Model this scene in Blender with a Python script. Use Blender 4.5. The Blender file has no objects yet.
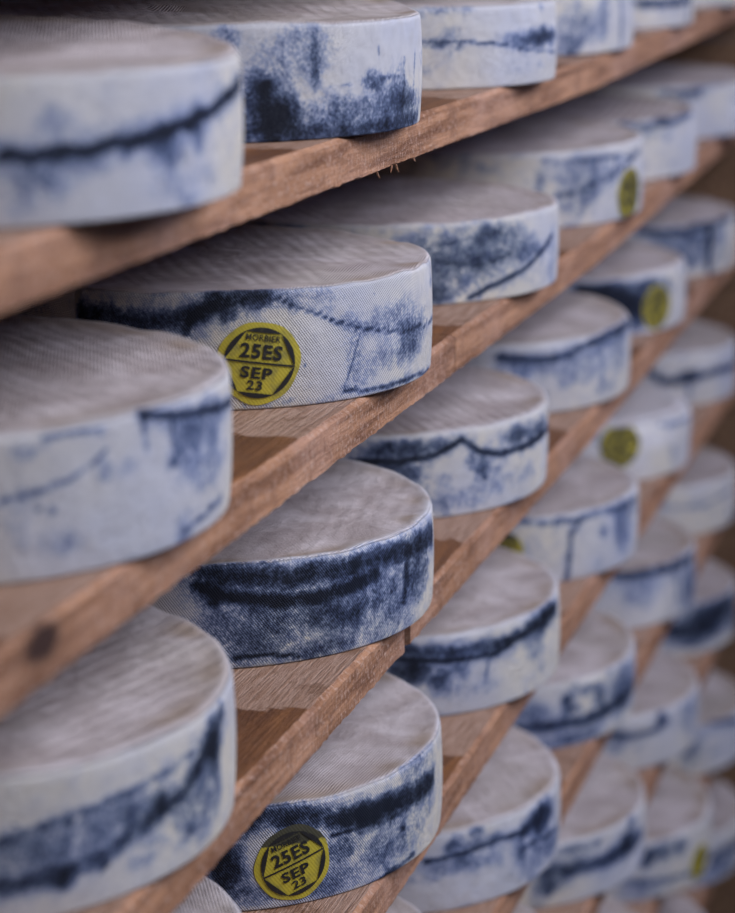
import bpy, math, random
import numpy as np
from mathutils import Matrix, Vector

# ---------------------------------------------------------------- measured data (metres / degrees)
CAM = dict(F=(0.946029, 0.28384, -0.15641), R=(0.287153, -0.957884, -0.001477), U=(0.150242, 0.043516, 0.987691))
F_PX=2296.33; D=0.43661; Z0=-0.14344; T=0.03067; CPX=366.10; CPY=275.83
X_BEND=2.250; RISE=[0.0204, 0.0255, 0.0183, 0, 0, 0, 0, 0, 0]
WHEELS = {
    (0, 1): (1.0769, 0.5753, 0.1765, 0.0713, [('L', [(222.1, 0.477), (229.9, 0.465), (236.7, 0.486), (248.6, 0.534), (258.9, 0.6), (269.7, 0.68), (284.7, 0.809)], 7.5, 1.15), ('B', (252.1, 0.435), 12.0, 13.1, 0.42), ('B', (261.9, 0.5), 6.2, 11.1, 0.35), ('B', (231.7, 0.706), 15.4, 8.0, 0.2), ('B', (258.6, 0.135), 39.9, 12.6, 0.28), ('B', (231.5, 0.338), 20.6, 10.1, 0.22), ('B', (244.4, 0.495), 6.2, 5.0, 0.35), ('B', (225.7, 0.192), 14.6, 11.1, 0.3)], None, 0.0, 0.0),
    (0, 2): (1.4916, 0.5879, 0.1736, 0.0739, [('B', (220.3, 0.327), 23.0, 23.0, 0.78), ('B', (223.1, 0.152), 23.6, 16.2, 0.85), ('B', (220.9, 0.453), 6.1, 9.5, 0.95), ('B', (225.5, 0.259), 7.0, 8.1, 0.95), ('L', [(215.0, 0.071), (229.0, 0.064), (248.9, 0.046), (275.0, 0.066)], 13.5, 0.72), ('B', (232.8, 0.648), 4.9, 16.2, 0.6), ('B', (229.1, 0.781), 33.6, 20.3, 0.3), ('L', [(235.4, 0.437), (240.9, 0.452), (248.9, 0.486), (261.5, 0.489)], 1.7, 0.45), ('B', (249.6, 0.467), 13.2, 8.1, 0.6), ('B', (259.0, 0.282), 21.1, 17.6, 0.5), ('L', [(251.8, 0.769), (251.8, 0.672)], 1.7, 0.4), ('L', [(263.7, 0.627), (263.8, 0.177)], 5.4, 0.35), ('L', [(271.6, 0.699), (270.0, 0.065)], 4.7, 0.3), ('B', (261.5, 0.229), 38.2, 12.2, 0.6), ('B', (240.9, 0.2), 59.1, 13.5, 0.5), ('B', (212.4, 0.882), 12.7, 8.1, 0.4)], None, 0.0, 0.0),
    (0, 3): (1.9424, 0.5898, 0.1743, 0.0691, [('L', [(214.1, 0.574), (228.5, 0.547), (239.1, 0.519), (247.6, 0.443), (258.8, 0.382), (277.4, 0.335)], 2.2, 0.6), ('B', (258.7, 0.553), 52.3, 9.5, 0.8), ('B', (225.3, 0.469), 5.6, 4.3, 0.5), ('B', (218.4, 0.547), 12.3, 6.0, 0.45), ('B', (220.7, 0.965), 36.7, 6.9, 0.35), ('B', (247.7, 0.238), 30.1, 12.1, 0.15)], None, 0.0, 0.0),
    (0, 4): (2.3707, 0.5976, 0.1737, 0.0736, [('B', (233.9, 0.399), 33.2, 27.0, 0.42), ('B', (229.7, 0.094), 17.9, 12.5, 0.35), ('L', [(258.3, 0.707), (258.9, 0.042)], 8.3, 0.5), ('B', (246.4, 0.518), 10.6, 31.2, 0.35)], None, 0.0025, 0.0204),
    (0, 5): (2.7591, 0.5939, 0.174, 0.0736, [('L', [(226.9, 0.412), (242.5, 0.381), (265.1, 0.398)], 8.4, 0.9), ('L', [(265.2, 0.366), (262.9, -0.016)], 4.8, 0.6)], None, 0.0104, 0.0204),
    (0, 6): (3.1935, 0.5821, 0.1747, 0.0736, [('B', (234.3, 0.067), 39.9, 6.9, 0.25)], None, 0.0193, 0.0204),
    (1, 1): (1.1126, 0.5936, 0.1744, 0.0754, [('L', [(221.1, 0.558), (227.8, 0.598), (233.5, 0.651), (237.3, 0.728), (240.1, 0.79)], 2.7, 0.55), ('L', [(228.8, 0.942), (234.2, 0.947), (239.4, 0.936)], 2.7, 0.6), ('L', [(248.3, 0.964), (252.5, 0.94), (259.4, 0.887), (268.4, 0.848), (286.7, 0.777)], 4.3, 0.95), ('L', [(248.3, 0.964), (248.9, 0.741)], 2.7, 0.55), ('L', [(256.0, 0.892), (256.5, 0.646)], 4.3, 0.5), ('B', (255.9, 0.602), 3.5, 2.7, 1.0), ('B', (266.8, 0.591), 42.2, 26.6, 0.34), ('L', [(258.9, 0.083), (266.5, 0.128), (275.4, 0.168)], 2.7, 0.7), ('B', (227.2, 0.508), 2.1, 1.6, 0.8), ('B', (229.8, 0.473), 2.7, 2.1, 0.8), ('B', (224.2, 0.365), 15.2, 21.3, 0.2), ('B', (225.4, 0.887), 10.2, 6.4, 0.25), ('B', (261.2, 0.71), 14.8, 10.6, 0.35)], None, 0.0, 0.0),
    (1, 2): (1.5322, 0.5795, 0.1625, 0.0791, [('L', [(154.0, 0.785), (164.0, 0.789), (175.1, 0.786), (187.4, 0.756), (195.8, 0.794), (200.2, 0.876), (206.4, 0.963), (213.4, 0.987)], 16.9, 0.85), ('L', [(195.8, 0.693), (199.1, 0.86)], 9.9, 0.9), ('L', [(213.4, 0.979), (219.0, 0.9), (225.3, 0.807), (232.1, 0.691), (242.2, 0.579), (254.8, 0.497), (281.7, 0.458)], 2.5, 0.62), ('L', [(234.9, 0.095), (242.2, 0.041), (254.8, 0.046), (277.0, 0.03)], 2.8, 0.85), ('B', (237.1, 0.516), 10.5, 28.2, 0.22), ('B', (222.7, 0.924), 36.7, 7.0, 0.3), ('B', (252.5, 0.658), 34.6, 14.1, 0.3), ('B', (261.0, 0.478), 21.0, 18.3, 0.34), ('L', [(239.6, 0.591), (234.9, 0.138)], 2.1, 0.5), ('B', (217.6, 0.058), 42.5, 5.6, 0.22), ('B', (252.5, 0.307), 45.7, 12.7, 0.3), ('B', (204.8, 0.857), 13.0, 9.9, 0.6)], (212.6, 0.4, -9, 0, 0.94), 0.0, 0.0),
    (1, 3): (1.956, 0.5897, 0.1747, 0.0691, [('B', (215.3, 0.508), 44.8, 33.4, 0.56), ('B', (230.8, 0.583), 36.3, 29.9, 0.55), ('L', [(227.5, 0.069), (238.2, 0.208), (249.1, 0.338), (267.6, 0.636)], 5.3, 0.85), ('L', [(217.0, 0.541), (230.8, 0.449), (242.1, 0.535)], 3.5, 0.7), ('B', (246.5, 0.576), 39.9, 14.1, 0.5), ('B', (240.0, 0.829), 30.2, 8.8, 0.4), ('B', (261.5, 0.113), 45.0, 10.5, 0.12), ('L', [(216.7, 0.747), (238.0, 0.837)], 2.6, 0.4), ('B', (218.2, 0.137), 18.1, 8.8, 0.45)], None, 0.0, 0.0),
    (1, 4): (2.4288, 0.594, 0.1731, 0.0794, [('B', (230.6, 0.643), 47.3, 27.9, 0.45), ('L', [(216.7, 0.412), (228.6, 0.478), (245.8, 0.638), (264.4, 0.84)], 3.8, 0.65), ('L', [(214.7, 0.893), (237.5, 0.86), (267.3, 0.815)], 4.3, 0.55), ('L', [(236.1, 0.825), (233.0, 0.309)], 4.3, 0.5), ('L', [(246.9, 0.82), (245.3, 0.534)], 5.4, 0.5), ('B', (226.5, 0.261), 33.2, 17.2, 0.25), ('L', [(213.0, 0.741), (211.4, 0.03)], 10.7, 0.4)], (256.7, 0.319, 5, 0.7, 0.95), 0.0046, 0.0255),
    (1, 5): (2.778, 0.5901, 0.1743, 0.0712, [('L', [(218.6, 0.942), (231.8, 0.901), (244.6, 0.917), (267.9, 0.993)], 7.3, 0.75), ('B', (240.0, 0.996), 18.7, 4.9, 0.9), ('B', (234.5, 0.712), 43.2, 9.7, 0.2)], None, 0.0135, 0.0255),
    (1, 6): (3.2087, 0.572, 0.1754, 0.0722, [('L', [(206.2, 0.887), (214.1, 0.862), (221.5, 0.871)], 8.4, 0.95), ('L', [(221.5, 0.982), (242.7, 1.056)], 11.1, 0.5)], None, 0.0245, 0.0255),
    (2, 1): (1.121, 0.5997, 0.1767, 0.0789, [('L', [(219.7, 0.279), (226.5, 0.267), (233.8, 0.306), (240.7, 0.366), (248.7, 0.449), (258.1, 0.549), (265.7, 0.728), (274.5, 0.882)], 11.0, 0.72), ('L', [(220.0, 0.577), (226.7, 0.641), (233.0, 0.672), (242.0, 0.708), (251.4, 0.728), (263.8, 0.791)], 4.9, 0.45), ('B', (251.3, 0.562), 6.3, 7.1, 1.0), ('B', (232.1, 0.627), 3.4, 2.7, 0.9), ('B', (230.4, 0.258), 8.3, 6.6, 0.95), ('B', (238.6, 0.26), 4.3, 3.3, 0.9), ('B', (269.3, 0.736), 13.7, 17.5, 0.9), ('L', [(248.7, 0.449), (258.4, 0.545), (265.7, 0.693)], 3.3, 0.9), ('B', (241.9, 0.545), 40.7, 13.2, 0.42), ('B', (263.5, 0.331), 40.1, 21.9, 0.4), ('B', (259.9, 0.254), 3.1, 1.6, 0.9), ('B', (224.9, 0.475), 26.4, 12.1, 0.35)], None, 0.0, 0.0),
    (2, 2): (1.5471, 0.5917, 0.1717, 0.0725, [('L', [(201.5, 0.956), (210.5, 0.89), (221.0, 0.847), (234.0, 0.833), (246.7, 0.846), (278.7, 0.742)], 17.4, 0.88), ('L', [(199.9, 0.805), (207.0, 0.708), (216.2, 0.63), (225.9, 0.598), (236.9, 0.636), (244.9, 0.694)], 10.9, 1.0), ('B', (203.7, 0.734), 9.3, 10.1, 0.95), ('B', (211.5, 0.379), 38.2, 28.9, 0.6), ('B', (231.2, 0.416), 42.3, 15.9, 0.62), ('L', [(259.6, 0.849), (257.1, 0.321)], 9.4, 0.75), ('B', (246.7, 0.43), 39.4, 18.8, 0.45), ('L', [(208.0, 0.101), (214.2, 0.128), (223.3, 0.061)], 3.6, 0.9), ('B', (250.5, 0.091), 45.5, 11.6, 0.3), ('B', (264.4, 0.544), 33.6, 24.6, 0.6), ('B', (228.5, 0.094), 49.4, 10.1, 0.5)], None, 0.0, 0.0),
    (2, 3): (1.9437, 0.5935, 0.1745, 0.0733, [('L', [(195.5, 0.722), (209.2, 0.707), (219.4, 0.746), (227.8, 0.895), (234.1, 0.719), (242.8, 0.638), (254.2, 0.645), (282.0, 0.678)], 5.8, 1.0), ('B', (207.8, 0.85), 39.6, 8.9, 0.75), ('B', (220.9, 0.868), 22.4, 7.1, 0.5), ('B', (234.9, 0.548), 11.3, 12.4, 0.6), ('B', (230.6, 0.621), 6.2, 10.6, 0.5), ('B', (235.6, 0.437), 3.5, 8.9, 0.6), ('B', (250.2, 0.821), 22.8, 8.9, 0.75), ('B', (265.1, 0.746), 37.8, 10.6, 0.6), ('B', (224.1, 0.208), 60.9, 12.4, 0.32), ('B', (205.1, 0.622), 25.3, 10.6, 0.75), ('B', (251.5, 0.317), 51.8, 10.6, 0.22), ('B', (213.5, 0.486), 14.0, 17.7, 0.4)], None, 0.0, 0.0),
    (2, 4): (2.362, 0.5951, 0.1755, 0.0745, [('L', [(205.0, 0.833), (215.3, 0.772), (226.5, 0.762), (239.7, 0.894), (252.6, 0.945), (276.3, 0.953)], 7.4, 0.9), ('B', (211.8, 0.656), 25.6, 14.8, 0.4), ('B', (232.9, 0.553), 42.1, 21.2, 0.28), ('L', [(245.1, 0.836), (247.3, 0.188)], 10.6, 0.25), ('B', (259.4, 0.673), 34.8, 31.8, 0.35)], None, 0.002, 0.0183),
    (2, 5): (2.7615, 0.5956, 0.1729, 0.0726, [('B', (218.0, 0.695), 45.7, 20.8, 1.0), ('B', (227.2, 0.502), 29.7, 26.9, 1.0), ('B', (209.6, 0.794), 24.7, 14.7, 1.0), ('B', (230.3, 0.242), 21.9, 12.2, 0.7), ('L', [(249.7, 0.813), (248.4, 0.486)], 8.6, 0.6), ('B', (237.6, 0.789), 29.0, 12.2, 0.7)], (242.2, 0.419, 0, 0.66, 0.9), 0.0093, 0.0183),
    (2, 6): (3.1744, 0.5912, 0.1749, 0.0732, [('L', [(203.1, 0.916), (222.2, 0.885), (266.6, 1.042)], 11.1, 0.8), ('B', (227.7, 0.591), 78.5, 36.2, 0.5), ('L', [(240.7, 0.898), (240.0, 0.115)], 11.1, 1.0), ('B', (219.9, 0.298), 48.1, 11.1, 0.6), ('L', [(253.7, 0.86), (252.5, 0.166)], 9.8, 0.5)], None, 0.0169, 0.0183),
    (3, 1): (1.1636, 0.6014, 0.174, 0.0744, [], None, 0.0, 0.0),
    (3, 2): (1.5685, 0.5946, 0.1764, 0.0754, [('L', [(200.7, 0.603), (205.9, 0.823), (212.0, 0.926), (223.9, 0.853), (232.6, 0.748), (239.4, 0.735), (250.6, 0.715), (267.8, 0.672)], 17.9, 0.9), ('B', (203.5, 0.425), 15.2, 25.3, 0.85), ('B', (239.4, 0.735), 23.4, 11.9, 1.0), ('L', [(228.5, 0.62), (236.9, 0.605), (250.6, 0.595), (267.8, 0.621)], 3.0, 0.8), ('B', (231.2, 0.448), 16.9, 10.4, 0.55), ('B', (246.0, 0.625), 40.0, 8.9, 0.65), ('B', (246.8, 0.266), 49.9, 17.9, 0.36), ('L', [(240.6, 0.394), (248.6, -0.061)], 3.0, 0.5), ('L', [(239.3, -0.018), (247.5, 0.035), (257.4, 0.054)], 4.5, 0.7), ('B', (209.1, 0.166), 21.1, 10.4, 0.5), ('B', (228.4, 0.131), 33.3, 11.9, 0.4), ('B', (251.4, 0.403), 5.1, 3.0, 0.8), ('B', (262.8, 1.102), 24.6, 17.9, 0.35)], (219.2, 0.422, 19, 0.2, 0.93), 0.0, 0.0),
    (3, 3): (1.9667, 0.5864, 0.1752, 0.0724, [('L', [(203.4, 0.883), (213.5, 0.829), (225.8, 0.773), (238.5, 0.77), (263.1, 0.894)], 12.7, 0.7), ('L', [(203.4, 0.773), (213.5, 0.719), (225.2, 0.679), (235.4, 0.674), (244.0, 0.779), (269.6, 0.865)], 5.0, 1.0), ('B', (207.7, 0.592), 21.1, 14.5, 0.88), ('B', (216.5, 0.472), 14.8, 14.5, 0.6), ('B', (263.1, 0.856), 35.6, 10.9, 0.9), ('B', (239.7, 0.796), 10.1, 5.4, 0.9), ('L', [(232.8, 0.671), (231.0, 0.375)], 2.7, 0.5), ('B', (225.9, 0.29), 52.9, 12.7, 0.18), ('B', (221.7, 0.541), 13.5, 12.7, 0.5), ('B', (252.7, 0.66), 26.1, 27.2, 0.3)], None, 0.0, 0.0),
    (3, 4): (2.3783, 0.5862, 0.1748, 0.0706, [('L', [(207.4, 0.988), (217.0, 0.928), (228.8, 0.912), (240.5, 0.934), (271.8, 0.877)], 6.5, 0.6), ('L', [(230.5, 0.87), (227.2, 0.696), (226.5, 0.323), (225.4, 0.028)], 6.5, 0.75), ('B', (242.2, 0.615), 8.4, 8.6, 0.5), ('B', (256.9, 0.6), 29.4, 32.3, 0.45), ('B', (211.8, 0.469), 19.5, 23.7, 0.2)], (202.4, 0.535, 0, 0.3, 0.7), 0.0, 0),
    (3, 5): (2.8078, 0.595, 0.1744, 0.075, [('L', [(236.9, 0.95), (246.0, 0.808), (272.6, 0.78)], 5.0, 0.5), ('B', (209.8, 1.012), 10.2, 25.1, 0.7), ('B', (275.2, 0.346), 29.5, 32.6, 0.2)], (219.9, 0.638, 0, 0.68, 0.93), 0.0, 0),
    (3, 6): (3.2545, 0.5971, 0.1741, 0.0762, [('L', [(205.4, 0.716), (213.7, 0.515), (227.1, 0.49), (241.4, 0.587), (277.3, 0.528)], 8.6, 1.0), ('B', (227.0, 0.602), 21.4, 7.2, 1.0), ('L', [(225.9, 0.419), (227.3, 0.133)], 7.2, 0.4)], None, 0.0, 0),
    (4, 2): (1.5597, 0.5847, 0.1745, 0.0736, [], None, 0.0, 0.0),
    (4, 3): (1.9739, 0.5842, 0.1739, 0.0724, [('L', [(210.9, 0.673), (218.5, 0.693), (226.7, 0.718), (235.8, 0.754), (246.8, 0.722)], 3.7, 0.9), ('B', (220.1, 0.835), 13.7, 7.4, 0.6), ('B', (227.7, 0.951), 10.5, 4.6, 0.6), ('B', (257.2, 0.755), 30.7, 14.8, 1.0), ('B', (247.8, 0.734), 12.6, 7.4, 0.8), ('L', [(244.4, 0.519), (252.3, 0.514), (269.7, 0.426)], 3.7, 0.75), ('B', (244.4, 0.584), 8.7, 14.8, 0.5), ('B', (259.0, 0.307), 52.5, 18.5, 0.45), ('B', (218.5, 0.553), 49.0, 9.2, 0.25), ('B', (230.2, 0.531), 45.4, 12.9, 0.2), ('B', (228.4, 0.791), 32.5, 7.4, 0.3)], None, 0.0, 0.0),
    (4, 4): (2.3785, 0.5869, 0.1761, 0.072, [('B', (226.0, 0.701), 7.5, 9.8, 0.75), ('B', (228.5, 0.56), 13.1, 6.5, 0.8), ('B', (241.8, 0.587), 11.8, 14.2, 0.6), ('B', (236.6, 0.792), 30.6, 7.6, 0.4), ('L', [(208.9, 0.403), (220.2, 0.379), (236.8, 0.349), (251.0, 0.419), (271.1, 0.445)], 14.2, 0.8), ('B', (227.9, 0.111), 45.6, 10.9, 0.6), ('B', (258.9, 0.534), 46.4, 32.7, 0.55), ('B', (212.4, 0.585), 24.3, 15.3, 0.5)], None, 0.0, 0),
    (4, 5): (2.7974, 0.5833, 0.1738, 0.074, [('L', [(215.1, 0.98), (231.8, 0.923), (247.5, 0.914), (267.8, 0.896)], 11.4, 0.9), ('B', (263.4, 0.419), 37.0, 37.9, 0.5), ('B', (226.8, 0.581), 47.2, 25.2, 0.28), ('L', [(248.4, 0.75), (250.5, 0.298)], 6.3, 0.4)], None, 0.0, 0),
    (4, 6): (3.2299, 0.5898, 0.1757, 0.0727, [('L', [(217.0, 0.63), (232.6, 0.587), (257.9, 0.7)], 5.8, 0.45)], None, 0.0, 0),
    (5, 3): (1.9739, 0.5857, 0.1744, 0.0736, [], None, 0.0, 0.0),
    (5, 4): (2.402, 0.5776, 0.1764, 0.0703, [('L', [(213.5, 0.59), (227.3, 0.548), (242.7, 0.528), (264.8, 0.561)], 18.9, 0.72), ('B', (215.4, 0.372), 20.8, 15.5, 0.6), ('B', (225.1, 0.855), 25.7, 8.9, 0.3), ('B', (250.8, 0.622), 33.4, 15.5, 0.8), ('B', (234.8, 0.82), 5.8, 5.6, 0.6), ('B', (256.0, 0.917), 13.5, 8.9, 0.5)], None, 0.0, 0),
    (5, 5): (2.8025, 0.5752, 0.174, 0.0701, [('L', [(210.0, 0.712), (219.7, 0.664), (230.5, 0.654), (238.4, 0.761)], 7.7, 0.85), ('B', (235.9, 0.86), 9.0, 15.3, 0.8), ('B', (257.4, 0.658), 45.7, 33.2, 0.3), ('B', (213.0, 0.536), 18.5, 15.3, 0.35)], None, 0.0, 0),
    (5, 6): (3.2482, 0.588, 0.1751, 0.0756, [('B', (243.1, 0.695), 78.5, 35.0, 0.85), ('L', [(215.7, 0.554), (232.6, 0.491), (258.0, 0.838)], 20.4, 0.9), ('B', (229.6, 0.318), 47.1, 14.6, 0.4), ('B', (268.7, 0.318), 34.1, 35.0, 0.3)], None, 0.0, 0),
    (6, 4): (2.397, 0.561, 0.1753, 0.0732, [], None, 0.0, 0),
    (6, 5): (2.8357, 0.5628, 0.1774, 0.0764, [('B', (222.6, 0.739), 20.7, 15.6, 0.7), ('L', [(210.3, 0.4), (222.8, 0.323), (246.0, 0.211), (268.7, 0.291)], 7.8, 0.55), ('B', (232.8, 0.786), 43.3, 15.6, 0.5), ('B', (218.3, 0.131), 43.3, 18.2, 0.3)], (254.4, 0.302, 0, 0.1, 0.8), 0.0, 0),
    (6, 6): (3.263, 0.5704, 0.175, 0.0737, [('L', [(222.5, 1.129), (257.2, 0.816)], 10.3, 0.85), ('B', (220.1, 0.579), 26.7, 35.4, 0.4)], None, 0.0, 0),
    (7, 5): (2.8494, 0.5609, 0.1755, 0.0735, [], None, 0.0, 0),
    (7, 6): (3.2866, 0.5731, 0.1751, 0.0738, [('L', [(232.0, 0.492), (242.0, 0.586), (265.9, 0.531)], 12.0, 0.85), ('B', (240.7, 0.225), 79.7, 21.0, 0.35)], None, 0.0, 0),
}

EYE = Vector((0, 0, 1.90))            # camera position; shelf heights below are relative to it
PITCH = 0.18                          # vertical spacing of the shelves
C = bpy.context.scene.collection
rng = np.random.default_rng(7)

# ---------------------------------------------------------------- node helpers
class NT:
    def __init__(s, name):
        s.m = bpy.data.materials.new(name); s.m.use_nodes = True
        s.t = s.m.node_tree; s.t.nodes.clear()
        s.out = s.n('ShaderNodeOutputMaterial'); s.b = s.n('ShaderNodeBsdfPrincipled')
        s.l(s.b.outputs[0], s.out.inputs[0])
    def n(s, typ, **kw):
        x = s.t.nodes.new(typ)
        for k, v in kw.items(): setattr(x, k, v)
        return x
    def l(s, a, b): s.t.links.new(a, b)
    def put(s, v, sock):
        if isinstance(v, (int, float, tuple, list)): sock.default_value = v
        else: s.l(v, sock)
    def math(s, op, a, b=0.0, c=None, clamp=False):
        x = s.n('ShaderNodeMath', operation=op); x.use_clamp = clamp
        s.put(a, x.inputs[0]); s.put(b, x.inputs[1])
        if c is not None: s.put(c, x.inputs[2])
        return x.outputs[0]
    def vmath(s, op, a, b):
        x = s.n('ShaderNodeVectorMath', operation=op)
        s.put(a, x.inputs[0])
        if op == 'SCALE': s.put(b, x.inputs[3])
        else: s.put(b, x.inputs[1])
        return x.outputs[0]
    def noise(s, vec, scale, detail=4, rough=.55, dist=0.0):
        x = s.n('ShaderNodeTexNoise'); s.l(vec, x.inputs['Vector'])
        x.inputs['Scale'].default_value = scale; x.inputs['Detail'].default_value = detail
        x.inputs['Roughness'].default_value = rough; x.inputs['Distortion'].default_value = dist
        return x.outputs['Fac']
    def ramp(s, fac, stops, interp='LINEAR'):
        x = s.n('ShaderNodeValToRGB'); s.l(fac, x.inputs[0]); cr = x.color_ramp; cr.interpolation = interp
        while len(cr.elements) > 1: cr.elements.remove(cr.elements[-1])
        cr.elements[0].position = stops[0][0]; cr.elements[0].color = (*stops[0][1], 1)
        for p, c in stops[1:]:
            e = cr.elements.new(p); e.color = (*c, 1)
        return x.outputs[0]
    def mix(s, fac, a, b, blend='MIX'):
        x = s.n('ShaderNodeMix', data_type='RGBA', blend_type=blend)
        s.put(fac, x.inputs[0])
        s.put(a if not isinstance(a, tuple) else (*a, 1), x.inputs[6]); s.put(b if not isinstance(b, tuple) else (*b, 1), x.inputs[7])
        return x.outputs[2]
    def smooth(s, v, lo, hi):
        x = s.n('ShaderNodeMapRange', interpolation_type='SMOOTHSTEP'); s.put(v, x.inputs[0])
        x.inputs[1].default_value = lo; x.inputs[2].default_value = hi
        return x.outputs[0]
    def attr(s, name): return s.n('ShaderNodeAttribute', attribute_name=name)
    def scalexyz(s, vec, sc):
        return s.vmath('MULTIPLY', vec, sc)
    def bump(s, h, strength, dist, normal=None):
        x = s.n('ShaderNodeBump'); x.inputs['Strength'].default_value = strength; x.inputs['Distance'].default_value = dist
        s.l(h, x.inputs['Height'])
        if normal is not None: s.l(normal, x.inputs['Normal'])
        return x.outputs[0]

# ---------------------------------------------------------------- cheese rind
def rind_material():
    N = NT('rind')
    tc = N.n('ShaderNodeTexCoord'); oi = N.n('ShaderNodeObjectInfo')
    P = N.vmath('ADD', tc.outputs['Object'], N.vmath('SCALE', (3.1, 7.7, 5.3), N.math('MULTIPLY', oi.outputs['Random'], 9.0)))
    stain = N.attr('stain').outputs['Fac']; rim = N.attr('rim').outputs['Fac']; side = N.attr('side').outputs['Fac']
    ridge = N.attr('ridge').outputs['Fac']
    uv = N.n('ShaderNodeUVMap', uv_map='cloth').outputs[0]
    sp = N.n('ShaderNodeSeparateXYZ'); N.l(uv, sp.inputs[0]); u, v = sp.outputs[0], sp.outputs[1]
    # imprint of the cloth: twill on the side, plain weave on the faces
    w = 2 * math.pi / 0.0019
    a = N.math('SINE', N.math('MULTIPLY', N.math('ADD', u, N.math('MULTIPLY', v, 0.75)), w))
    b = N.math('SINE', N.math('MULTIPLY', N.math('SUBTRACT', v, N.math('MULTIPLY', u, 0.3)), w * 1.25))
    fade = N.noise(P, 14, 2)
    weave = N.math('MULTIPLY', N.math('ADD', N.math('MULTIPLY', a, .65), N.math('MULTIPLY', b, .35)), N.math('MULTIPLY', N.smooth(fade, .15, .5), 1.0))
    n1 = N.noise(P, 22, 6, .62, .3); n2 = N.noise(P, 85, 5, .6); n3 = N.noise(P, 420, 3, .6); n0 = N.noise(P, 6, 3)
    stretched = N.noise(N.scalexyz(P, (1, 1, .22)), 75, 4, .6)
    # penetration of the blue mould
    def cen(x, k): return N.math('MULTIPLY', N.math('SUBTRACT', x, .5), k)
    tot = N.math('ADD', cen(n1, .6), N.math('ADD', cen(n2, 1.0), N.math('ADD', cen(stretched, .5), cen(n3, 1.1))))
    tot = N.math('MULTIPLY', tot, N.math('ADD', .22, N.math('MULTIPLY', N.smooth(stain, 0, .5), .72)))
    m = N.math('ADD', N.math('ADD', stain, tot), N.math('MULTIPLY', weave, N.math('ADD', .015, N.math('MULTIPLY', stain, .09))))
    pepper = N.smooth(N.noise(P, 150, 2, .5), .70, .76)
    m = N.math('ADD', m, N.math('MULTIPLY', pepper, N.math('MULTIPLY', side, N.math('MULTIPLY', N.smooth(n1, .45, .62), .4))))
    pale = N.mix(N.smooth(n0, .35, .65), (.67, .625, .54), (.51, .525, .60))
    pale = N.mix(N.smooth(n2, .40, .75), pale, (.50, .50, .54))
    facec = N.mix(N.smooth(n1, .35, .7), (.50, .425, .41), (.74, .665, .66))
    facec = N.mix(N.math('MULTIPLY', N.smooth(n0, .45, .7), .5), facec, (.45, .40, .34))
    facec = N.mix(N.math('MULTIPLY', N.attr('tan').outputs['Fac'], .8), facec, (.43, .33, .25))
    ground = N.mix(side, facec, pale)
    ground = N.mix(N.math('MULTIPLY', rim, N.smooth(N.noise(P, 60, 3), .2, .55)), ground, (.68, .67, .70))
    mould = N.ramp(m, [(.0, (1, 1, 1)), (.12, (1, 1, 1)), (.28, (.56, .64, .83)), (.48, (.21, .28, .46)), (.72, (.065, .095, .185)), (1.12 / 1.12, (.012, .018, .038))])
    col = N.mix(1.0, ground, mould, 'MULTIPLY')
    w2 = 2 * math.pi / .0032
    plain = N.math('MULTIPLY', N.math('SINE', N.math('MULTIPLY', N.math('ADD', u, N.math('MULTIPLY', v, .3)), w2)), N.math('SINE', N.math('MULTIPLY', N.math('SUBTRACT', v, N.math('MULTIPLY', u, .4)), w2)))
    weave = N.math('ADD', N.math('MULTIPLY', weave, side), N.math('MULTIPLY', plain, N.math('SUBTRACT', 1.0, side)))
    col = N.mix(N.math('MULTIPLY', N.math('ADD', weave, 1.0), N.math('SUBTRACT', .42, N.math('MULTIPLY', side, .26))), col, N.mix(1.0, col, (.55, .55, .6), 'MULTIPLY'))
    N.b.inputs['Roughness'].default_value = .7
    N.b.inputs['Specular IOR Level'].default_value = .18
    try:
        N.b.inputs['Subsurface Weight'].default_value = .0
    except KeyError: pass
    # relief
    ru = N.n('ShaderNodeUVMap', uv_map='ridges').outputs[0]
    rs = N.n('ShaderNodeSeparateXYZ'); N.l(ru, rs.inputs[0])
    wob = N.math('MULTIPLY', N.math('SUBTRACT', n1, .5), .004)
    wob = N.math('ADD', wob, N.math('MULTIPLY', N.math('SUBTRACT', n0, .5), .018))
    rd = N.math('SINE', N.math('MULTIPLY', N.math('ADD', rs.outputs[0], wob), 2 * math.pi / .0120))
    rd = N.math('MULTIPLY', rd, N.math('MULTIPLY', ridge, N.math('ADD', .25, N.math('MULTIPLY', N.smooth(fade, .3, .6), .75))))
    col = N.mix(N.math('MULTIPLY', N.math('ADD', rd, 1.0), N.math('MULTIPLY', ridge, .11), clamp=True), col, N.mix(1.0, col, (.50, .46, .46), 'MULTIPLY'))  # dark ridge stripes: groove dirt plus painted shading for the weak bump
    N.l(col, N.b.inputs['Base Color'])
    nb = N.bump(rd, 1.0, .00035)
    nb = N.bump(N.math('ADD', n1, N.math('MULTIPLY', n2, .4)), .8, .0045, nb)
    nb = N.bump(weave, .9, .0004, nb)
    N.l(nb, N.b.inputs['Normal'])
    return N.m

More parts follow.
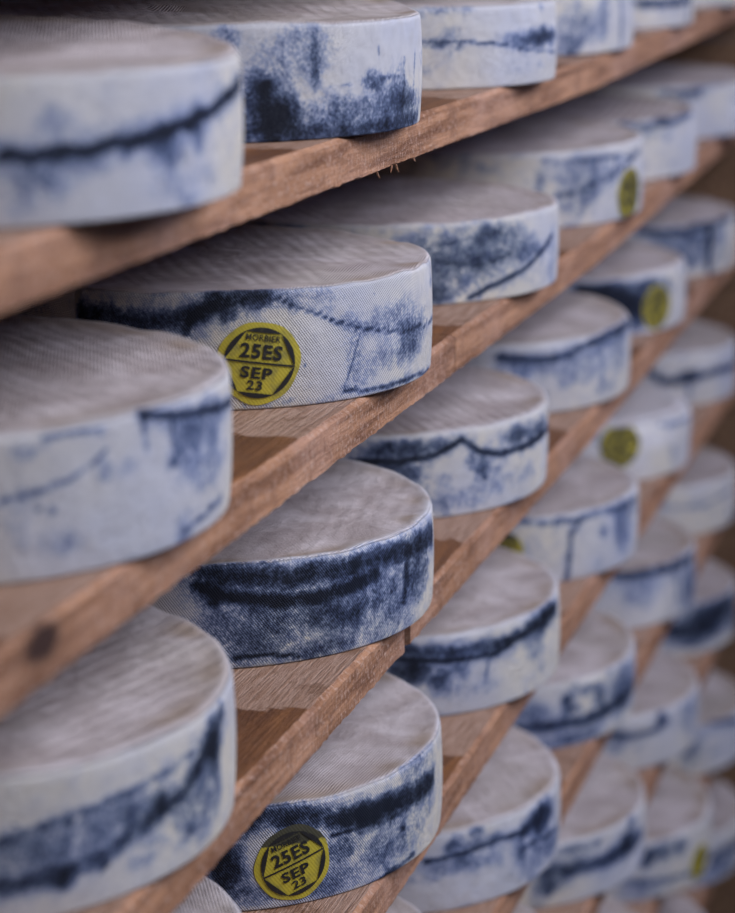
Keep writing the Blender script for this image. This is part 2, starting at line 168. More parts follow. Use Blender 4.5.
def label_material():
    N = NT('yellow_casein')
    tc = N.n('ShaderNodeTexCoord').outputs['Object']
    n = N.noise(tc, 90, 4)
    col = N.mix(N.smooth(n, .45, .72), (.48, .40, .035), (.27, .24, .05))
    uv = N.n('ShaderNodeUVMap', uv_map='cloth').outputs[0]
    sp = N.n('ShaderNodeSeparateXYZ'); N.l(uv, sp.inputs[0])
    wv = N.math('SINE', N.math('MULTIPLY', N.math('ADD', sp.outputs[0], N.math('MULTIPLY', sp.outputs[1], .75)), 2 * math.pi / .0025))
    dk = N.attr('stain').outputs['Fac']
    m = N.math('ADD', dk, N.math('MULTIPLY', N.math('SUBTRACT', N.noise(tc, 130, 5, .6), .5), 1.0))
    col = N.mix(N.math('MULTIPLY', N.smooth(m, .45, .75), .93), col, (.022, .026, .032))
    col = N.mix(N.math('MULTIPLY', N.math('ADD', wv, 1), .04), col, (.10, .09, .03))
    N.l(col, N.b.inputs['Base Color']); N.b.inputs['Roughness'].default_value = .6
    N.l(N.bump(wv, .3, .00012), N.b.inputs['Normal'])
    return N.m

def ink_material():
    N = NT('black_print')
    tc = N.n('ShaderNodeTexCoord').outputs['Object']
    col = N.mix(N.smooth(N.noise(tc, 260, 3), .55, .7), (.012, .012, .014), (.05, .048, .03))
    N.l(col, N.b.inputs['Base Color']); N.b.inputs['Roughness'].default_value = .55
    return N.m

# ---------------------------------------------------------------- wood
def wood_material(name, kind, knot=None):
    """kind 'edge' = sawn narrow face, 'face' = damp planed upper side, 'wall' = dark boards"""
    N = NT(name)
    tc = N.n('ShaderNodeTexCoord').outputs['Object']; oi = N.n('ShaderNodeObjectInfo')
    P = N.vmath('ADD', tc, N.vmath('SCALE', (5.1, 2.7, 4.3), N.math('MULTIPLY', oi.outputs['Random'], 7.0)))
    g = N.noise(N.scalexyz(P, (1.6, 22, 22)), 5, 6, .6, .5)
    gf = N.noise(N.scalexyz(P, (3, 60, 60)), 9, 5, .65)
    blot = N.noise(P, 9, 4, .6); fine = N.noise(P, 260, 4, .7); mid = N.noise(P, 45, 5, .6)
    if kind == 'edge':
        col = N.mix(N.smooth(g, .3, .72), (.47, .245, .138), (.14, .055, .024))
        col = N.mix(N.math('MULTIPLY', N.smooth(blot, .45, .7), .5), col, (.47, .275, .205))
        col = N.mix(N.math('MULTIPLY', N.smooth(mid, .5, .68), .65), col, (.20, .095, .055))
        col = N.mix(N.math('MULTIPLY', N.smooth(fine, .5, .68), .6), col, (.57, .40, .32))
        saw = N.noise(N.scalexyz(P, (60, 1, 7)), 6, 4, .6)
        col = N.mix(N.math('MULTIPLY', N.smooth(saw, .58, .8), .45), col, (.20, .10, .07))
    elif kind == 'face':
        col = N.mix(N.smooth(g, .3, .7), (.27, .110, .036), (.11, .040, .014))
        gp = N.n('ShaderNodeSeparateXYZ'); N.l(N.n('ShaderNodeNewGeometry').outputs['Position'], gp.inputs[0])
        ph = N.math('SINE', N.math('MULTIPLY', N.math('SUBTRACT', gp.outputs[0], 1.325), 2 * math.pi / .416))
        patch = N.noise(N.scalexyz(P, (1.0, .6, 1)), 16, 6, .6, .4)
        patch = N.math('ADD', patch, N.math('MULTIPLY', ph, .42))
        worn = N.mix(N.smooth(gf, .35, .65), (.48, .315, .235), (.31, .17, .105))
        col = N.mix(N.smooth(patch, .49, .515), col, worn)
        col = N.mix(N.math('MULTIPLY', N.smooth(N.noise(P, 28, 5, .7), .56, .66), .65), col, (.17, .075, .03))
        saw = gf
    else:
        col = N.mix(N.smooth(g, .3, .7), (.24, .145, .085), (.12, .065, .04))
        saw = gf
    if knot:
        for (kx, ky, kz, rx, rz, dark) in knot:
            d = N.vmath('MULTIPLY', N.vmath('SUBTRACT', tc, (kx, ky, kz)), (1 / rx, 0.0, 1 / rz))
            ln = N.n('ShaderNodeVectorMath', operation='LENGTH'); N.l(d, ln.inputs[0])
            k = N.math('ADD', ln.outputs['Value'], N.math('MULTIPLY', N.math('SUBTRACT', mid, .5), .9))
            col = N.mix(N.math('MULTIPLY', N.math('SUBTRACT', 1.0, N.smooth(k, .8, 2.1)), .5), col, (.17, .085, .05))
            col = N.mix(N.math('MULTIPLY', N.math('SUBTRACT', 1.0, N.smooth(k, .55, 1.1)), dark), col, (.035, .014, .010))
    N.l(col, N.b.inputs['Base Color'])
    N.b.inputs['Roughness'].default_value = .72 if kind != 'face' else .5
    N.b.inputs['Specular IOR Level'].default_value = .3
    nb = N.bump(N.math('ADD', N.math('MULTIPLY', gf, .6), N.math('ADD', saw, N.math('MULTIPLY', N.math('ADD', fine, mid), .8))), .9, .0022)
    N.l(nb, N.b.inputs['Normal'])
    return N.m

M_RIND = rind_material(); M_LAB = label_material(); M_INK = ink_material()
M_EDGE = wood_material('sawn_edge', 'edge'); M_FACE = wood_material('board_top', 'face'); M_WALL = wood_material('dark_planks', 'wall')

# ---------------------------------------------------------------- smooth periodic noise in numpy
def pnoise(th, z, seed, freqs, zf):
    r = np.random.default_rng(seed); o = np.zeros_like(th)
    for f in freqs:
        for _ in range(3):
            o += np.sin(f * th + r.uniform(0, 6.28) + z * zf * r.uniform(-1, 1)) * r.uniform(.3, 1) / f ** .6
    return o

def vnoise(x, y, seed):
    """value noise, x and y in cells"""
    r = np.random.default_rng(seed); T = r.random((256, 256))
    xi = np.floor(x).astype(int); yi = np.floor(y).astype(int); fx = x - xi; fy = y - yi
    fx = fx * fx * (3 - 2 * fx); fy = fy * fy * (3 - 2 * fy)
    g = lambda a, b: T[a % 256, b % 256]
    return (g(xi, yi) * (1 - fx) + g(xi + 1, yi) * fx) * (1 - fy) + (g(xi, yi + 1) * (1 - fx) + g(xi + 1, yi + 1) * fx) * fy

def stain_field(th, z, R, H, marks, seed):
    """th degrees, z metres -> amount of blue mould, from strokes and blots lying on the rind (mm)"""
    s = np.radians(th) * R * 1000; h = z * 1000; Hm = H * 1000
    wx = (vnoise(s / 9, h / 9, seed) - .5) * 5 + (vnoise(s / 3, h / 3, seed + 1) - .5) * 2
    wy = (vnoise(s / 9, h / 9, seed + 2) - .5) * 5 + (vnoise(s / 3, h / 3, seed + 3) - .5) * 2
    a = np.zeros_like(s)
    for mk in marks:
        if mk[0] == 'L':
            pts = [(math.radians(p[0]) * R * 1000, p[1] * Hm) for p in mk[1]]; w = max(mk[2], 1.6); st = mk[3]
            d = np.full_like(s, 1e9); k = .25 if w < 6 else .6
            X = s + wx * k; Y = h + wy * k
            for (x0, y0), (x1, y1) in zip(pts, pts[1:]):
                L2 = (x1 - x0) ** 2 + (y1 - y0) ** 2 + 1e-9
                t = np.clip(((X - x0) * (x1 - x0) + (Y - y0) * (y1 - y0)) / L2, 0, 1)
                d = np.minimum(d, np.hypot(X - x0 - t * (x1 - x0), Y - y0 - t * (y1 - y0)))
            f = np.exp(-(d / (w * .55)) ** 2.4) * st
            halo = np.exp(-(d / (w * 1.3 + 2)) ** 2) * st * .28
            f = np.maximum(f, halo)
        else:
            (t0, h0), ru, rv, st = mk[1], max(mk[2], 1.5), max(mk[3], 1.5), mk[4]
            q = np.hypot((s + wx * .8 - math.radians(t0) * R * 1000) / ru, (h + wy * .8 - h0 * Hm) / rv)
            f = np.exp(-(q / .95) ** 2.6) * st
        a = 1 - (1 - a) * (1 - np.clip(f, 0, .98)) if st < .5 else np.maximum(a, f) + .25 * np.minimum(a, f)
    return np.clip(a, 0, 1.15)

# ---------------------------------------------------------------- one wheel of cheese
STYLE = {  # ridge strength, ridge angle, top edge radius mm, rim width mm, rim strength, slope of the upper face
    (0, 1): (.3, 40, 5, 3, .4, .0), (1, 1): (.8, 40, 5, 5, .5, 0), (2, 1): (.8, -73, 6, 4, .4, 0),
    (0, 2): (.5, 60, 4, 2, .5, 0), (1, 2): (.5, 58, 3.5, 1.5, .5, 0), (2, 2): (.35, 80, 4, 5, 1.0, 0), (3, 2): (.0, -20, 3.5, 2, .9, 0),
    (1, 3): (1.3, 56, 4, 2.5, .5, 0), (2, 3): (1.2, 56, 4, 4, .7, 0), (3, 3): (.6, -60, 4, 4, 1.0, 0),
    (3, 5): (.0, 0, 22, 70, .9, 0), (2, 5): (.1, 0, 9, 6, .6, 0), (3, 4): (.9, 50, 5, 6, 1.0, 0), (1, 5): (2.2, 86, 5, 4, .9, 0), (1, 4): (.3, 0, 4, 4, .8, 0)}

def make_wheel(key, data):
    x, y, R, H, marks, stamp, rise, tilt = data
    k, c = key; R -= .0014
    zs = EYE.z + Z0 - k * PITCH
    seed = k * 31 + c * 7 + 5
    rd, ra, er, rw, rs, _ = STYLE.get(key, (.35 + .5 * ((seed * 37) % 10) / 10, 50 + (seed * 13) % 40 - 20, 4 + seed % 4, 3.5, .65, 0))
    er *= .00085; eb = .0016
    # angles: dense where the rind faces the aisle and the camera
    step = {1: .6, 2: .45, 3: .55}.get(c, .8)
    th = np.concatenate([np.arange(170, 310, step), np.arange(310, 530, 2.0)])
    n = len(th)
    # profile from under side centre to top centre
    prof = [(0.0, 0.0, 0), (R * .6, 0.0, 0), (R - eb - .012, 0.0, 0)]
    for i in range(5):
        a = -90 + 90 * i / 4; prof.append((R - eb + eb * math.cos(math.radians(a)), eb + eb * math.sin(math.radians(a)), 1))
    ns = 30 if c <= 3 else 20
    for i in range(1, ns):
        prof.append((R, eb + (H - er - eb) * i / ns, 1))
    for i in range(8):
        a = 90 * i / 7; prof.append((R - er + er * math.cos(math.radians(a)), H - er + er * math.sin(math.radians(a)), 1 if i < 4 else 0))
    for d in (.002, .004, .007, .010, .015, .022, .032, .045, .060, .080, .100, .125, .15):
        if R - er - d > .004: prof.append((R - er - d, H, 0))
    prof.append((0.0, H, 0))
    ring = prof[1:-1]; nr = len(ring)
    pr = np.array([p[0] for p in ring]); pz = np.array([p[1] for p in ring]); ps = np.array([p[2] for p in ring], float)
    TH, RR = np.meshgrid(th, pr, indexing='ij'); _, ZZ = np.meshgrid(th, pz, indexing='ij'); _, SS = np.meshgrid(th, ps, indexing='ij')
    tr = np.radians(TH)
    zn = ZZ / H
    # slightly slumped side and uneven rim
    bul = np.sin(np.clip(zn, 0, 1) * math.pi) ** .8 * .0016 * (RR / R) ** 8
    wob = pnoise(tr, zn, seed, (2, 3, 5, 9, 14), 2.5) * .0006 * (RR / R) ** 3
    RR2 = RR + bul + wob
    und = pnoise(tr, RR * 0, seed + 9, (2, 3, 5, 8), 0) * .0007 * np.clip((zn - .3) / .7, 0, 1) ** 2 * (RR / R) ** 2
    dish = np.where(zn > .98, -.0018 * (1 - (RR / R) ** 4) + .0008 * np.exp(-((R - er - RR) / .006) ** 2), 0)
    X = RR2 * np.cos(tr); Y = RR2 * np.sin(tr)
    lump = (vnoise(X * 55 + 40, Y * 55 + 40, seed + 20) - .5) * .0018 * (zn > .98)
    Z = ZZ + und + dish + lump
    lift = {(0, 1): .0105, (0, 2): .014, (0, 3): .010, (0, 4): .006}.get(key, 0)
    Z = Z + np.clip(zn - .5, 0, .5) * 2 * lift * np.clip(.75 * X / R + .65 * Y / R + .35, 0, 2)
    stain = np.zeros_like(Z); sd = SS > .5
    reg = (zn > .02) & (RR > R * .9)
    field = stain_field(TH, ZZ, R, H, marks, seed * 3)
    auto = np.clip((vnoise(np.radians(TH) * R * 1000 / 28 + 60, ZZ * 1000 / 16 + 9, seed + 70) - .62) * 1.6, 0, .5)
    edge_on = np.clip((R - RR) / .004, 0, 1)
    stain = np.where(RR > R - er - .003, np.maximum(field, auto * .55) * (1 - .8 * edge_on * (zn > .9)), 0)
    arc = np.where(zn > .5, (R - RR) + (H - ZZ), 1)          # rough distance from the upper edge
    rim = np.exp(-(np.maximum(arc - er * .35, 0) / (rw / 1000)) ** 2) * rs * (.6 + .5 * vnoise(TH / 4, ZZ * 0, seed + 33))
    rim = rim * np.clip(1.25 - stain, 0, 1)
    verts = np.stack([X.ravel(), Y.ravel(), Z.ravel()], 1).tolist()
    vb = len(verts); verts.append((0, 0, 0)); verts.append((0, 0, H - .0018 + .0))
    faces = []
    for i in range(n):
        j = (i + 1) % n
        for q in range(nr - 1):
            faces.append((i * nr + q, j * nr + q, j * nr + q + 1, i * nr + q + 1))
        faces.append((vb, j * nr, i * nr)); faces.append((vb + 1, i * nr + nr - 1, j * nr + nr - 1))
    me = bpy.data.meshes.new('cheese_wheel'); me.from_pydata(verts, [], faces)
    def fattr(name, arr, cst=(0, 0)):
        a = me.attributes.new(name, 'FLOAT', 'POINT'); a.data.foreach_set('value', np.concatenate([arr.ravel(), cst]).astype(np.float32))
    tan = np.exp(-(np.abs(R - er - RR - .006) / .010) ** 2) * (zn > .98) * np.clip(vnoise(TH / 9, ZZ * 0, seed + 44) * 1.8 - .6, 0, 1)
    fattr('tan', tan); fattr('stain', stain); fattr('rim', rim); fattr('side', SS)
    fattr('ridge', rd * (1 - SS) * (RR < R - er * .6), (0, rd))
    # cloth coordinates (metres): around the side, planar on the faces
    li = np.zeros(len(me.loops), np.int32); me.loops.foreach_get('vertex_index', li)
    thu = np.unwrap(np.radians(th)); 
    vu = np.concatenate([np.repeat(thu * R, nr), [0, 0]]); vz = np.concatenate([Z.ravel(), [0, H]])
    vx = np.concatenate([X.ravel(), [0, 0]]); vy = np.concatenate([Y.ravel(), [0, 0]])
    fs = np.concatenate([SS.ravel(), [0, 0]])
    an = math.radians(ra); ux = vx * math.cos(an) - vy * math.sin(an); uy = vx * math.sin(an) + vy * math.cos(an)
    cu = np.where(fs > .5, vu, ux); cv = np.where(fs > .5, vz, uy)
    uvl = me.uv_layers.new(name='cloth'); uvl.data.foreach_set('uv', np.stack([cu[li], cv[li]], 1).astype(np.float32).ravel())
    uv2 = me.uv_layers.new(name='ridges'); uv2.data.foreach_set('uv', np.stack([ux[li], uy[li]], 1).astype(np.float32).ravel())
    me.polygons.foreach_set('use_smooth', [True] * len(me.polygons))
    me.materials.append(M_RIND); me.update()
    o = bpy.data.objects.new('cheese_wheel', me); C.objects.link(o)
    o.location = (x, y, zs + rise + (.0003 if tilt == 0 else .0004 + tilt * max(0.0, X_BEND - (x - R)))); o.rotation_euler = (0, -math.atan(tilt), 0)
    if stamp: add_stamp(o, stamp, R, H, seed)
    return o

# ---------------------------------------------------------------- date stamp
def text_mesh(body, size, offset):
    cu = bpy.data.curves.new('letters', 'FONT'); cu.body = body; cu.size = size; cu.align_x = 'CENTER'; cu.offset = offset; cu.resolution_u = 3; cu.space_character = 1.12
    o = bpy.data.objects.new('letters', cu); C.objects.link(o)
    dg = bpy.context.evaluated_depsgraph_get(); me = bpy.data.meshes.new_from_object(o.evaluated_get(dg))
    V = [tuple(v.co)[:2] for v in me.vertices]; Fc = [tuple(p.vertices) for p in me.polygons]
    bpy.data.objects.remove(o); bpy.data.curves.remove(cu); bpy.data.meshes.remove(me)
    return V, Fc

RING = .0248
_txt = {}
def stamp_print():
    if _txt: return _txt['v'], _txt['f']
    V, Fc = [], []
    def add(v, f, dx, dy, sx=1, sy=1):
        b = len(V)
        xs = [p[0] for p in v]; ys = [p[1] for p in v]
        V.extend([(p[0] * sx + dx, p[1] * sy + dy) for p in v]); Fc.extend([tuple(i + b for i in q) for q in f])
    def word(body, cap, width, cx, base, off):
        v, f = text_mesh(body, 1.0, off)
        xs = [p[0] for p in v]; ys = [p[1] for p in v]
        w = max(xs) - min(xs); h = max(ys) - min(ys); mx = (max(xs) + min(xs)) / 2
        sx = width / w; sy = cap / h
        add([(p[0] - mx, p[1] - min(ys)) for p in v], f, cx, base, sx, sy)
    word('MORBIER', .19, .98, .0, .62, .018)
    word('25ES', .43, 1.2, .0, .11, .034)
    word('SEP', .34, .9, -.05, -.46, .032)
    word('23', .28, .44, -.05, -.79, .028)
    # six black segments between the circle and the hexagon inscribed in it
    for i in range(6):
        a0, a1 = math.radians(60 * i), math.radians(60 * i + 60)
        p0 = (math.cos(a0), math.sin(a0)); p1 = (math.cos(a1), math.sin(a1)); b = len(V); m = 10
        for j in range(m + 1):
            t = j / m; a = a0 + (a1 - a0) * t
            V.append((1.015 * math.cos(a), 1.015 * math.sin(a)))
            V.append((p0[0] + (p1[0] - p0[0]) * t, p0[1] + (p1[1] - p0[1]) * t))
        for j in range(m): Fc.append((b + 2 * j, b + 2 * j + 2, b + 2 * j + 3, b + 2 * j + 1))
    b = len(V); m = 12                                    # the bar across
    for j in range(m + 1):
        t = -1 + 2 * j / m; V.append((t, .028)); V.append((t, -.028))
    for j in range(m): Fc.append((b + 2 * j, b + 2 * j + 1, b + 2 * j + 3, b + 2 * j + 2))
    _txt['v'], _txt['f'] = V, Fc
    return V, Fc

def add_stamp(wheel, st, R, H, seed):
    th0, h0, rot, dark, sc = st
    ca, sa = math.cos(math.radians(rot)), math.sin(math.radians(rot))
    wz = H
    def wrap(p, lift):
        a, b = p[0] * ca - p[1] * sa, p[0] * sa + p[1] * ca
        z = h0 * H + b; z = min(max(z, .002), H - .004)
        t = math.radians(th0) + a / R
        zn = z / H; tt = np.array([t if math.degrees(t) >= 170 else t]); 
        r = R + math.sin(zn * math.pi) ** .8 * .0016 + float(pnoise(tt, np.array([zn]), seed, (2, 3, 5, 9, 14), 2.5)[0]) * .0006 + lift
        return (r * math.cos(t), r * math.sin(t), z)
    def build(name, P2, Fc, lift, mat, parent, thick=0.0):
        me = bpy.data.meshes.new(name)
        V = [wrap(p, lift) for p in P2]
        me.from_pydata(V, [], Fc)
        uvl = me.uv_layers.new(name='cloth')
        for lp in me.loops:
            p = P2[lp.vertex_index]
            a, b = p[0] * ca - p[1] * sa, p[0] * sa + p[1] * ca
            uvl.data[lp.index].uv = (math.radians(th0) * R + a, h0 * H + b)
        a_ = me.attributes.new('stain', 'FLOAT', 'POINT')
        for i, p in enumerate(P2):
            b = p[0] * sa + p[1] * ca
            if dark < .5: v = dark * 1.5 + (1.1 * min(1, max(0, (b - .0125) / .006)) if dark > .15 else 0)
            else: v = dark * .85
            a_.data[i].value = v
        me.materials.append(mat)
        me.polygons.foreach_set('use_smooth', [True] * len(me.polygons))
        o = bpy.data.objects.new(name, me); C.objects.link(o); o.parent = parent
        return o
    r = RING * sc
    # disc
    V = [(0, 0)]; Fc = []; nseg = 64; rr = random.Random(seed)
    radii = [.15, .3, .45, .6, .75, .9, 1.02, 1.12, 1.19]
    for q, f in enumerate(radii):
        for i in range(nseg):
            a = 2 * math.pi * i / nseg; e = 1 + (.02 * math.sin(3 * a + seed) + .012 * math.sin(7 * a)) * (q == len(radii) - 1)
            V.append((r * f * e * math.cos(a) * 1.0, r * f * e * math.sin(a)))
    for i in range(nseg):
        Fc.append((0, 1 + i, 1 + (i + 1) % nseg))
        for q in range(len(radii) - 1):
            Fc.append((1 + q * nseg + i, 1 + (q + 1) * nseg + i, 1 + (q + 1) * nseg + (i + 1) % nseg, 1 + q * nseg + (i + 1) % nseg))
    disc = build('date_stamp', V, Fc, .0007, M_LAB, wheel)
    disc['label'] = 'round yellow date stamp stuck to the side of the wheel'
    pv, pf = stamp_print()
    P2 = [(p[0] * r, p[1] * r) for p in pv]
    ink = build('stamp_lettering', P2, pf, .0015, M_INK, disc)
    ink['label'] = 'black printed ring and lettering'

LABELS = {
    (0, 1): 'nearest wheel on the top shelf, one long dark blue line across its side',
    (0, 2): 'second wheel on the top shelf, speckled dark blue low on its left side',
    (0, 3): 'third wheel on the top shelf, clean side with dark blue wedge at right',
    (0, 4): 'fourth wheel on the top shelf, blue vertical streak at its right edge',
    (0, 5): 'fifth wheel on the top shelf, only its lower side showing under a blue band',
    (0, 6): 'sixth wheel on the top shelf, a sliver in the top right photo corner',
    (1, 1): 'nearest wheel on the second shelf, short dark blue bar under its rim at right',
    (1, 2): 'second wheel on the second shelf, clear bright yellow date stamp below a wavy blue vein',
    (1, 3): 'third wheel on the second shelf, side speckled blue with a pale lower right corner',
    (1, 4): 'fourth wheel on the second shelf with a narrow yellow stamp at its right edge',
    (1, 5): 'fifth wheel on the second shelf, strongly ridged top and clean pale side',
    (1, 6): 'sixth wheel on the second shelf at the right edge, short dark dash on its rim',
    (2, 1): 'nearest wheel on the third shelf, wide dark blue band low on its side',
    (2, 2): 'second wheel on the third shelf, side covered in dark denim blue under a white rim',
    (2, 3): 'third wheel on the third shelf, wavy dark line under its ridged top',
    (2, 4): 'fourth wheel on the third shelf, pale side with a blue line just under the rim',
    (2, 5): 'fifth wheel on the third shelf, dark blue left side beside a dark yellow stamp',
    (2, 6): 'sixth wheel on the third shelf, dark vertical streak in a blue side',
    (3, 1): 'nearest wheel on the fourth shelf, only its top showing at the lower left',
    (3, 2): 'second wheel on the fourth shelf, tilted yellow date stamp on a dark blue side',
    (3, 3): 'third wheel on the fourth shelf, creased white rim above a dark curving line',
    (3, 4): 'fourth wheel on the fourth shelf, pale side with one dark vertical streak',
    (3, 5): 'fifth wheel on the fourth shelf, almost white and round-shouldered with a dark yellow stamp',
    (3, 6): 'sixth wheel on the fourth shelf, dark line crossing a pale side',
    (4, 2): 'second wheel on the fifth shelf, just its top edge showing at photo bottom',
    (4, 3): 'third wheel on the fifth shelf, pale side with thin vein and dark blot at right',
    (4, 4): 'fourth wheel on the fifth shelf, scattered blue blots over a blue lower band',
    (4, 5): 'fifth wheel on the fifth shelf, broad dark blue band right under its rim',
    (4, 6): 'sixth wheel on the fifth shelf, pale side with one faint blue line',
    (5, 3): 'third wheel on the sixth shelf, a sliver of its top at photo bottom',
    (5, 4): 'fourth wheel on the sixth shelf, large pale top and blue band low on its side',
    (5, 5): 'fifth wheel on the sixth shelf, short blue smear on its left side',
    (5, 6): 'sixth wheel on the sixth shelf, dark blue left half of its side',
    (6, 4): 'fourth wheel on the seventh shelf, tip of its top at the bottom photo edge',
    (6, 5): 'fifth wheel on the seventh shelf with a narrow olive stamp at its right edge',
    (6, 6): 'sixth wheel on the seventh shelf, blue line under its rim',
    (7, 5): 'fifth wheel on the lowest shelf, only the top of its face showing',
    (7, 6): 'sixth wheel on the lowest shelf, diagonal blue streak, bottom right corner',
}


wheels = {}
for key in sorted(WHEELS):
    o = make_wheel(key, WHEELS[key])
    o['label'] = LABELS[key]; o['category'] = 'cheese wheel'; o['group'] = 'cheese wheels ripening on the rack'
    wheels[key] = o

# ---------------------------------------------------------------- shelf boards
YF = D; YB = D + 1.95 * PITCH; XE = 19.4 * PITCH
def make_board(k, x0, x1, label, dy0=0.0, dy1=0.0, dz0=0.0, dz1=0.0, knots=None, seed=0):
    top = EYE.z + Z0 - k * PITCH; n = max(8, int((x1 - x0) / .006)); r = np.random.default_rng(seed + 50)
    ch = .0028
    V = []; Fc = []; mats = []
    xs = np.linspace(x0, x1, n + 1)
    j1 = (vnoise(xs * 120, xs * 0 + seed, seed) - .5) * .0016; j2 = (vnoise(xs * 260, xs * 0 + 3, seed + 4) - .5) * .0024
    for i, x in enumerate(xs):
        t = i / n; dy = dy0 + (dy1 - dy0) * t; dz = dz0 + (dz1 - dz0) * t
        up_ = RISE[k] * max(0.0, x - X_BEND) if k >= 0 else 0.0
        f = YF + dy; zt = top + up_; zb = top - T + dz + j2[i] * .6 + up_
        V += [(x, f + ch * 1.4 + j1[i], zt), (x, f + j1[i] * .5, zt - ch + j2[i] * .3), (x, f, (zt + zb) / 2), (x, f + j2[i] * .2, zb + ch * .5), (x, f + ch, zb), (x, YB, zb), (x, YB, zt)]
    for i in range(n):
        for q in range(7):
            a = i * 7 + q; b = i * 7 + (q + 1) % 7
            Fc.append((a, b, b + 7, a + 7)); mats.append(0 if q in (0, 1, 2, 3) else (1))
    Fc.append(tuple(range(7))); Fc.append(tuple(n * 7 + q for q in reversed(range(7)))); mats += [0, 0]
    me = bpy.data.meshes.new('shelf_board')
    ctr = Vector(((x0 + x1) / 2, (YF + YB) / 2, top - T))
    me.from_pydata([tuple(Vector(v) - ctr) for v in V], [], Fc)
    em = M_EDGE
    if knots:
        em = wood_material('sawn_edge_knotted', 'edge', [(kx - ctr.x, 0, kz - ctr.z, rx, rz, dk) for kx, kz, rx, rz, dk in knots])
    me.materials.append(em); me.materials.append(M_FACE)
    me.polygons.foreach_set('material_index', mats)
    import bmesh
    bm = bmesh.new(); bm.from_mesh(me); bmesh.ops.recalc_face_normals(bm, faces=bm.faces); bm.to_mesh(me); bm.free()
    o = bpy.data.objects.new('shelf_board', me); C.objects.link(o); o.location = ctr
    o['label'] = label; o['category'] = 'shelf'; o['group'] = 'rough wooden shelf boards of the rack'
    return o
GAP = .004
def zb(k): return EYE.z + Z0 - k * PITCH
X0 = .40
make_board(-1, X0, XE, 'unseen rough wooden board added above the top row of wheels to shade it', seed=1)  # out-of-view board added to keep light off the top row
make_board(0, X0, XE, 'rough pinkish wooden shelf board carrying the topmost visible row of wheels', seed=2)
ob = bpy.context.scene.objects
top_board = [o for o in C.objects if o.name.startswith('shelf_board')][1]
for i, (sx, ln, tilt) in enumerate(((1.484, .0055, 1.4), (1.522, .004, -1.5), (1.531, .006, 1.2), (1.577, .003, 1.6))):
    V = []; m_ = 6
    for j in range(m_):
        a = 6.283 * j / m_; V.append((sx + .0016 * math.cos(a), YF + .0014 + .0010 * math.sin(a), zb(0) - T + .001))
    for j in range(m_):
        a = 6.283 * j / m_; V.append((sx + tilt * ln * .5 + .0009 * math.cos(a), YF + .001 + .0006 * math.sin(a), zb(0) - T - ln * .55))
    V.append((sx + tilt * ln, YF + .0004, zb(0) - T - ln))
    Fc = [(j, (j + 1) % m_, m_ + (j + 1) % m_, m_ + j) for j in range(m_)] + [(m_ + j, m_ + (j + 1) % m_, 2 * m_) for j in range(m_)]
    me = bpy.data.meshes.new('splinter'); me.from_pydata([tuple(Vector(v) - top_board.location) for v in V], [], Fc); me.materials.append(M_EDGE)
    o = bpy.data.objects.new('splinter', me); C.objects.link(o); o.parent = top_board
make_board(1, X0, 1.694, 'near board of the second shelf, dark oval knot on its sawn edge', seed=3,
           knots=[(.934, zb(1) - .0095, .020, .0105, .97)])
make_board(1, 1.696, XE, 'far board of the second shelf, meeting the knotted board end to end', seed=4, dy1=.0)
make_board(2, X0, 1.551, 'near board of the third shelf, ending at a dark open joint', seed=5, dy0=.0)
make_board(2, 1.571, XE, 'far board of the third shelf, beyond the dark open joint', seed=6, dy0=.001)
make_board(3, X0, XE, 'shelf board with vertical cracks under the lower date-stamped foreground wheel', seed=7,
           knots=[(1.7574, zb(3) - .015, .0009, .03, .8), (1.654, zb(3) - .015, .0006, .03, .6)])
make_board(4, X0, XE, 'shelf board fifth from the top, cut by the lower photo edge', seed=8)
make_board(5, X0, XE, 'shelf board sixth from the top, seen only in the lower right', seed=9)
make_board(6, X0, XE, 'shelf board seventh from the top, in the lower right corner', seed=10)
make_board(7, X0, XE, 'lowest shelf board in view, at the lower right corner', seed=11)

# ---------------------------------------------------------------- setting
def box(name, lo, hi, mat, kind='structure'):
    V = [(x, y, z) for x in (lo[0], hi[0]) for y in (lo[1], hi[1]) for z in (lo[2], hi[2])]
    F_ = [(0, 1, 3, 2), (4, 6, 7, 5), (0, 4, 5, 1), (2, 3, 7, 6), (0, 2, 6, 4), (1, 5, 7, 3)]
    me = bpy.data.meshes.new(name); me.from_pydata(V, [], F_); me.materials.append(mat)
    o = bpy.data.objects.new(name, me); C.objects.link(o); o['kind'] = kind
    return o
def plank_wall(name, lo, hi, axis, h=.19):
    V = []; Fc = []
    z = lo[2]
    while z < hi[2] - .01:
        b = len(V); z1 = min(z + h, hi[2])
        for x in (lo[0], hi[0]):
            for y in (lo[1], hi[1]):
                for zz in (z + .0015, z1 - .0015): V.append((x, y, zz))
        Fc += [tuple(i + b for i in q) for q in ((0, 1, 3, 2), (4, 6, 7, 5), (0, 4, 5, 1), (2, 3, 7, 6), (0, 2, 6, 4), (1, 5, 7, 3))]
        z = z1
    me = bpy.data.meshes.new(name); me.from_pydata(V, [], Fc); me.materials.append(M_WALL)
    o = bpy.data.objects.new(name, me); C.objects.link(o); o['kind'] = 'structure'
    return o
plank_wall('wall_far', (XE, -1.6, 0), (XE + .03, YB + .03, 2.6), 0)
plank_wall('wall_left_light_stop', (-1.0, YB, 0), (XE, YB + .03, 2.6), 1)  # added behind the rack to stop light leaking in from the back
NF = NT('stone_floor'); tcf = NF.n('ShaderNodeTexCoord').outputs['Object']
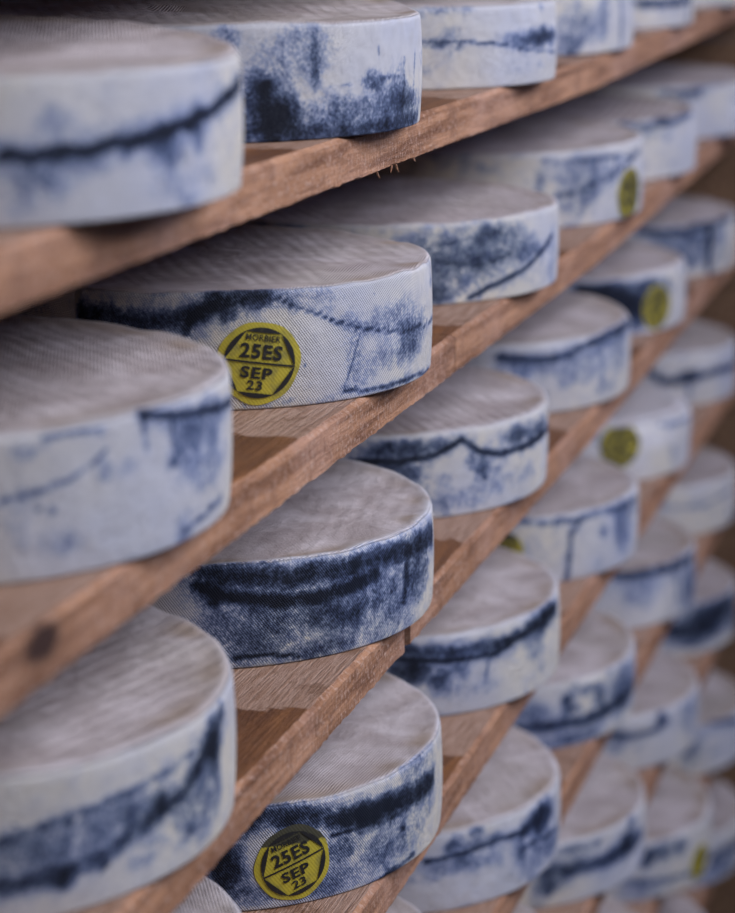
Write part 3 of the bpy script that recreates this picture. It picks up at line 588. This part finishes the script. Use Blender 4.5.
NF.l(NF.mix(NF.smooth(NF.noise(tcf, 6, 5), .3, .7), (.20, .19, .18), (.12, .115, .11)), NF.b.inputs['Base Color']); NF.b.inputs['Roughness'].default_value = .6
box('floor', (-1.0, -1.6, -.05), (XE + .03, YB + .03, 0), NF.m)

# ---------------------------------------------------------------- light
def area(name, loc, target, sx, sy, power, col):
    l = bpy.data.lights.new(name, 'AREA'); l.shape = 'RECTANGLE'; l.size = sx; l.size_y = sy; l.energy = power; l.color = col
    o = bpy.data.objects.new(name, l); C.objects.link(o); o.location = loc
    o.rotation_euler = (Vector(target) - Vector(loc)).to_track_quat('-Z', 'Y').to_euler()
area('key_light', (1.5, -1.15, 3.0), (1.8, .45, 1.2), 2.3, 1.2, 92, (.91, .915, 1.0))  # soft key light out of view, high over the aisle
area('cool_fill_light', (3.2, -1.4, 2.5), (1.8, .5, 1.5), .9, 1.0, 18, (.36, .48, 1.0))  # unseen cool fill, added to tint the right-hand silhouettes blue
w = bpy.data.worlds.new('room_daylight'); bpy.context.scene.world = w; w.use_nodes = True
bg = w.node_tree.nodes['Background']; bg.inputs[0].default_value = (.62, .68, 1.0, 1); bg.inputs[1].default_value = .10

# ---------------------------------------------------------------- camera
cam = bpy.data.cameras.new('camera'); co = bpy.data.objects.new('camera', cam); C.objects.link(co)
Fv, Rv, Uv = Vector(CAM['F']), Vector(CAM['R']), Vector(CAM['U'])
m = Matrix((Rv, Uv, -Fv)).transposed().to_4x4(); m.translation = EYE
co.matrix_world = m
cam.sensor_fit = 'HORIZONTAL'; cam.sensor_width = 36; cam.lens = F_PX / 735 * 36
cam.clip_start = .02
cam.dof.use_dof = True; cam.dof.focus_distance = 1.58; cam.dof.aperture_fstop = 5.6
cam.shift_x = (367.5 - CPX) / 735; cam.shift_y = (CPY - 456.5) / 735
sc = bpy.context.scene; sc.camera = co
sc.view_settings.view_transform = 'Standard'; sc.view_settings.look = 'None'; sc.view_settings.gamma = 1; sc.view_settings.exposure = -.30
sc.view_settings.use_curve_mapping = False
sc.cycles.use_denoising = True
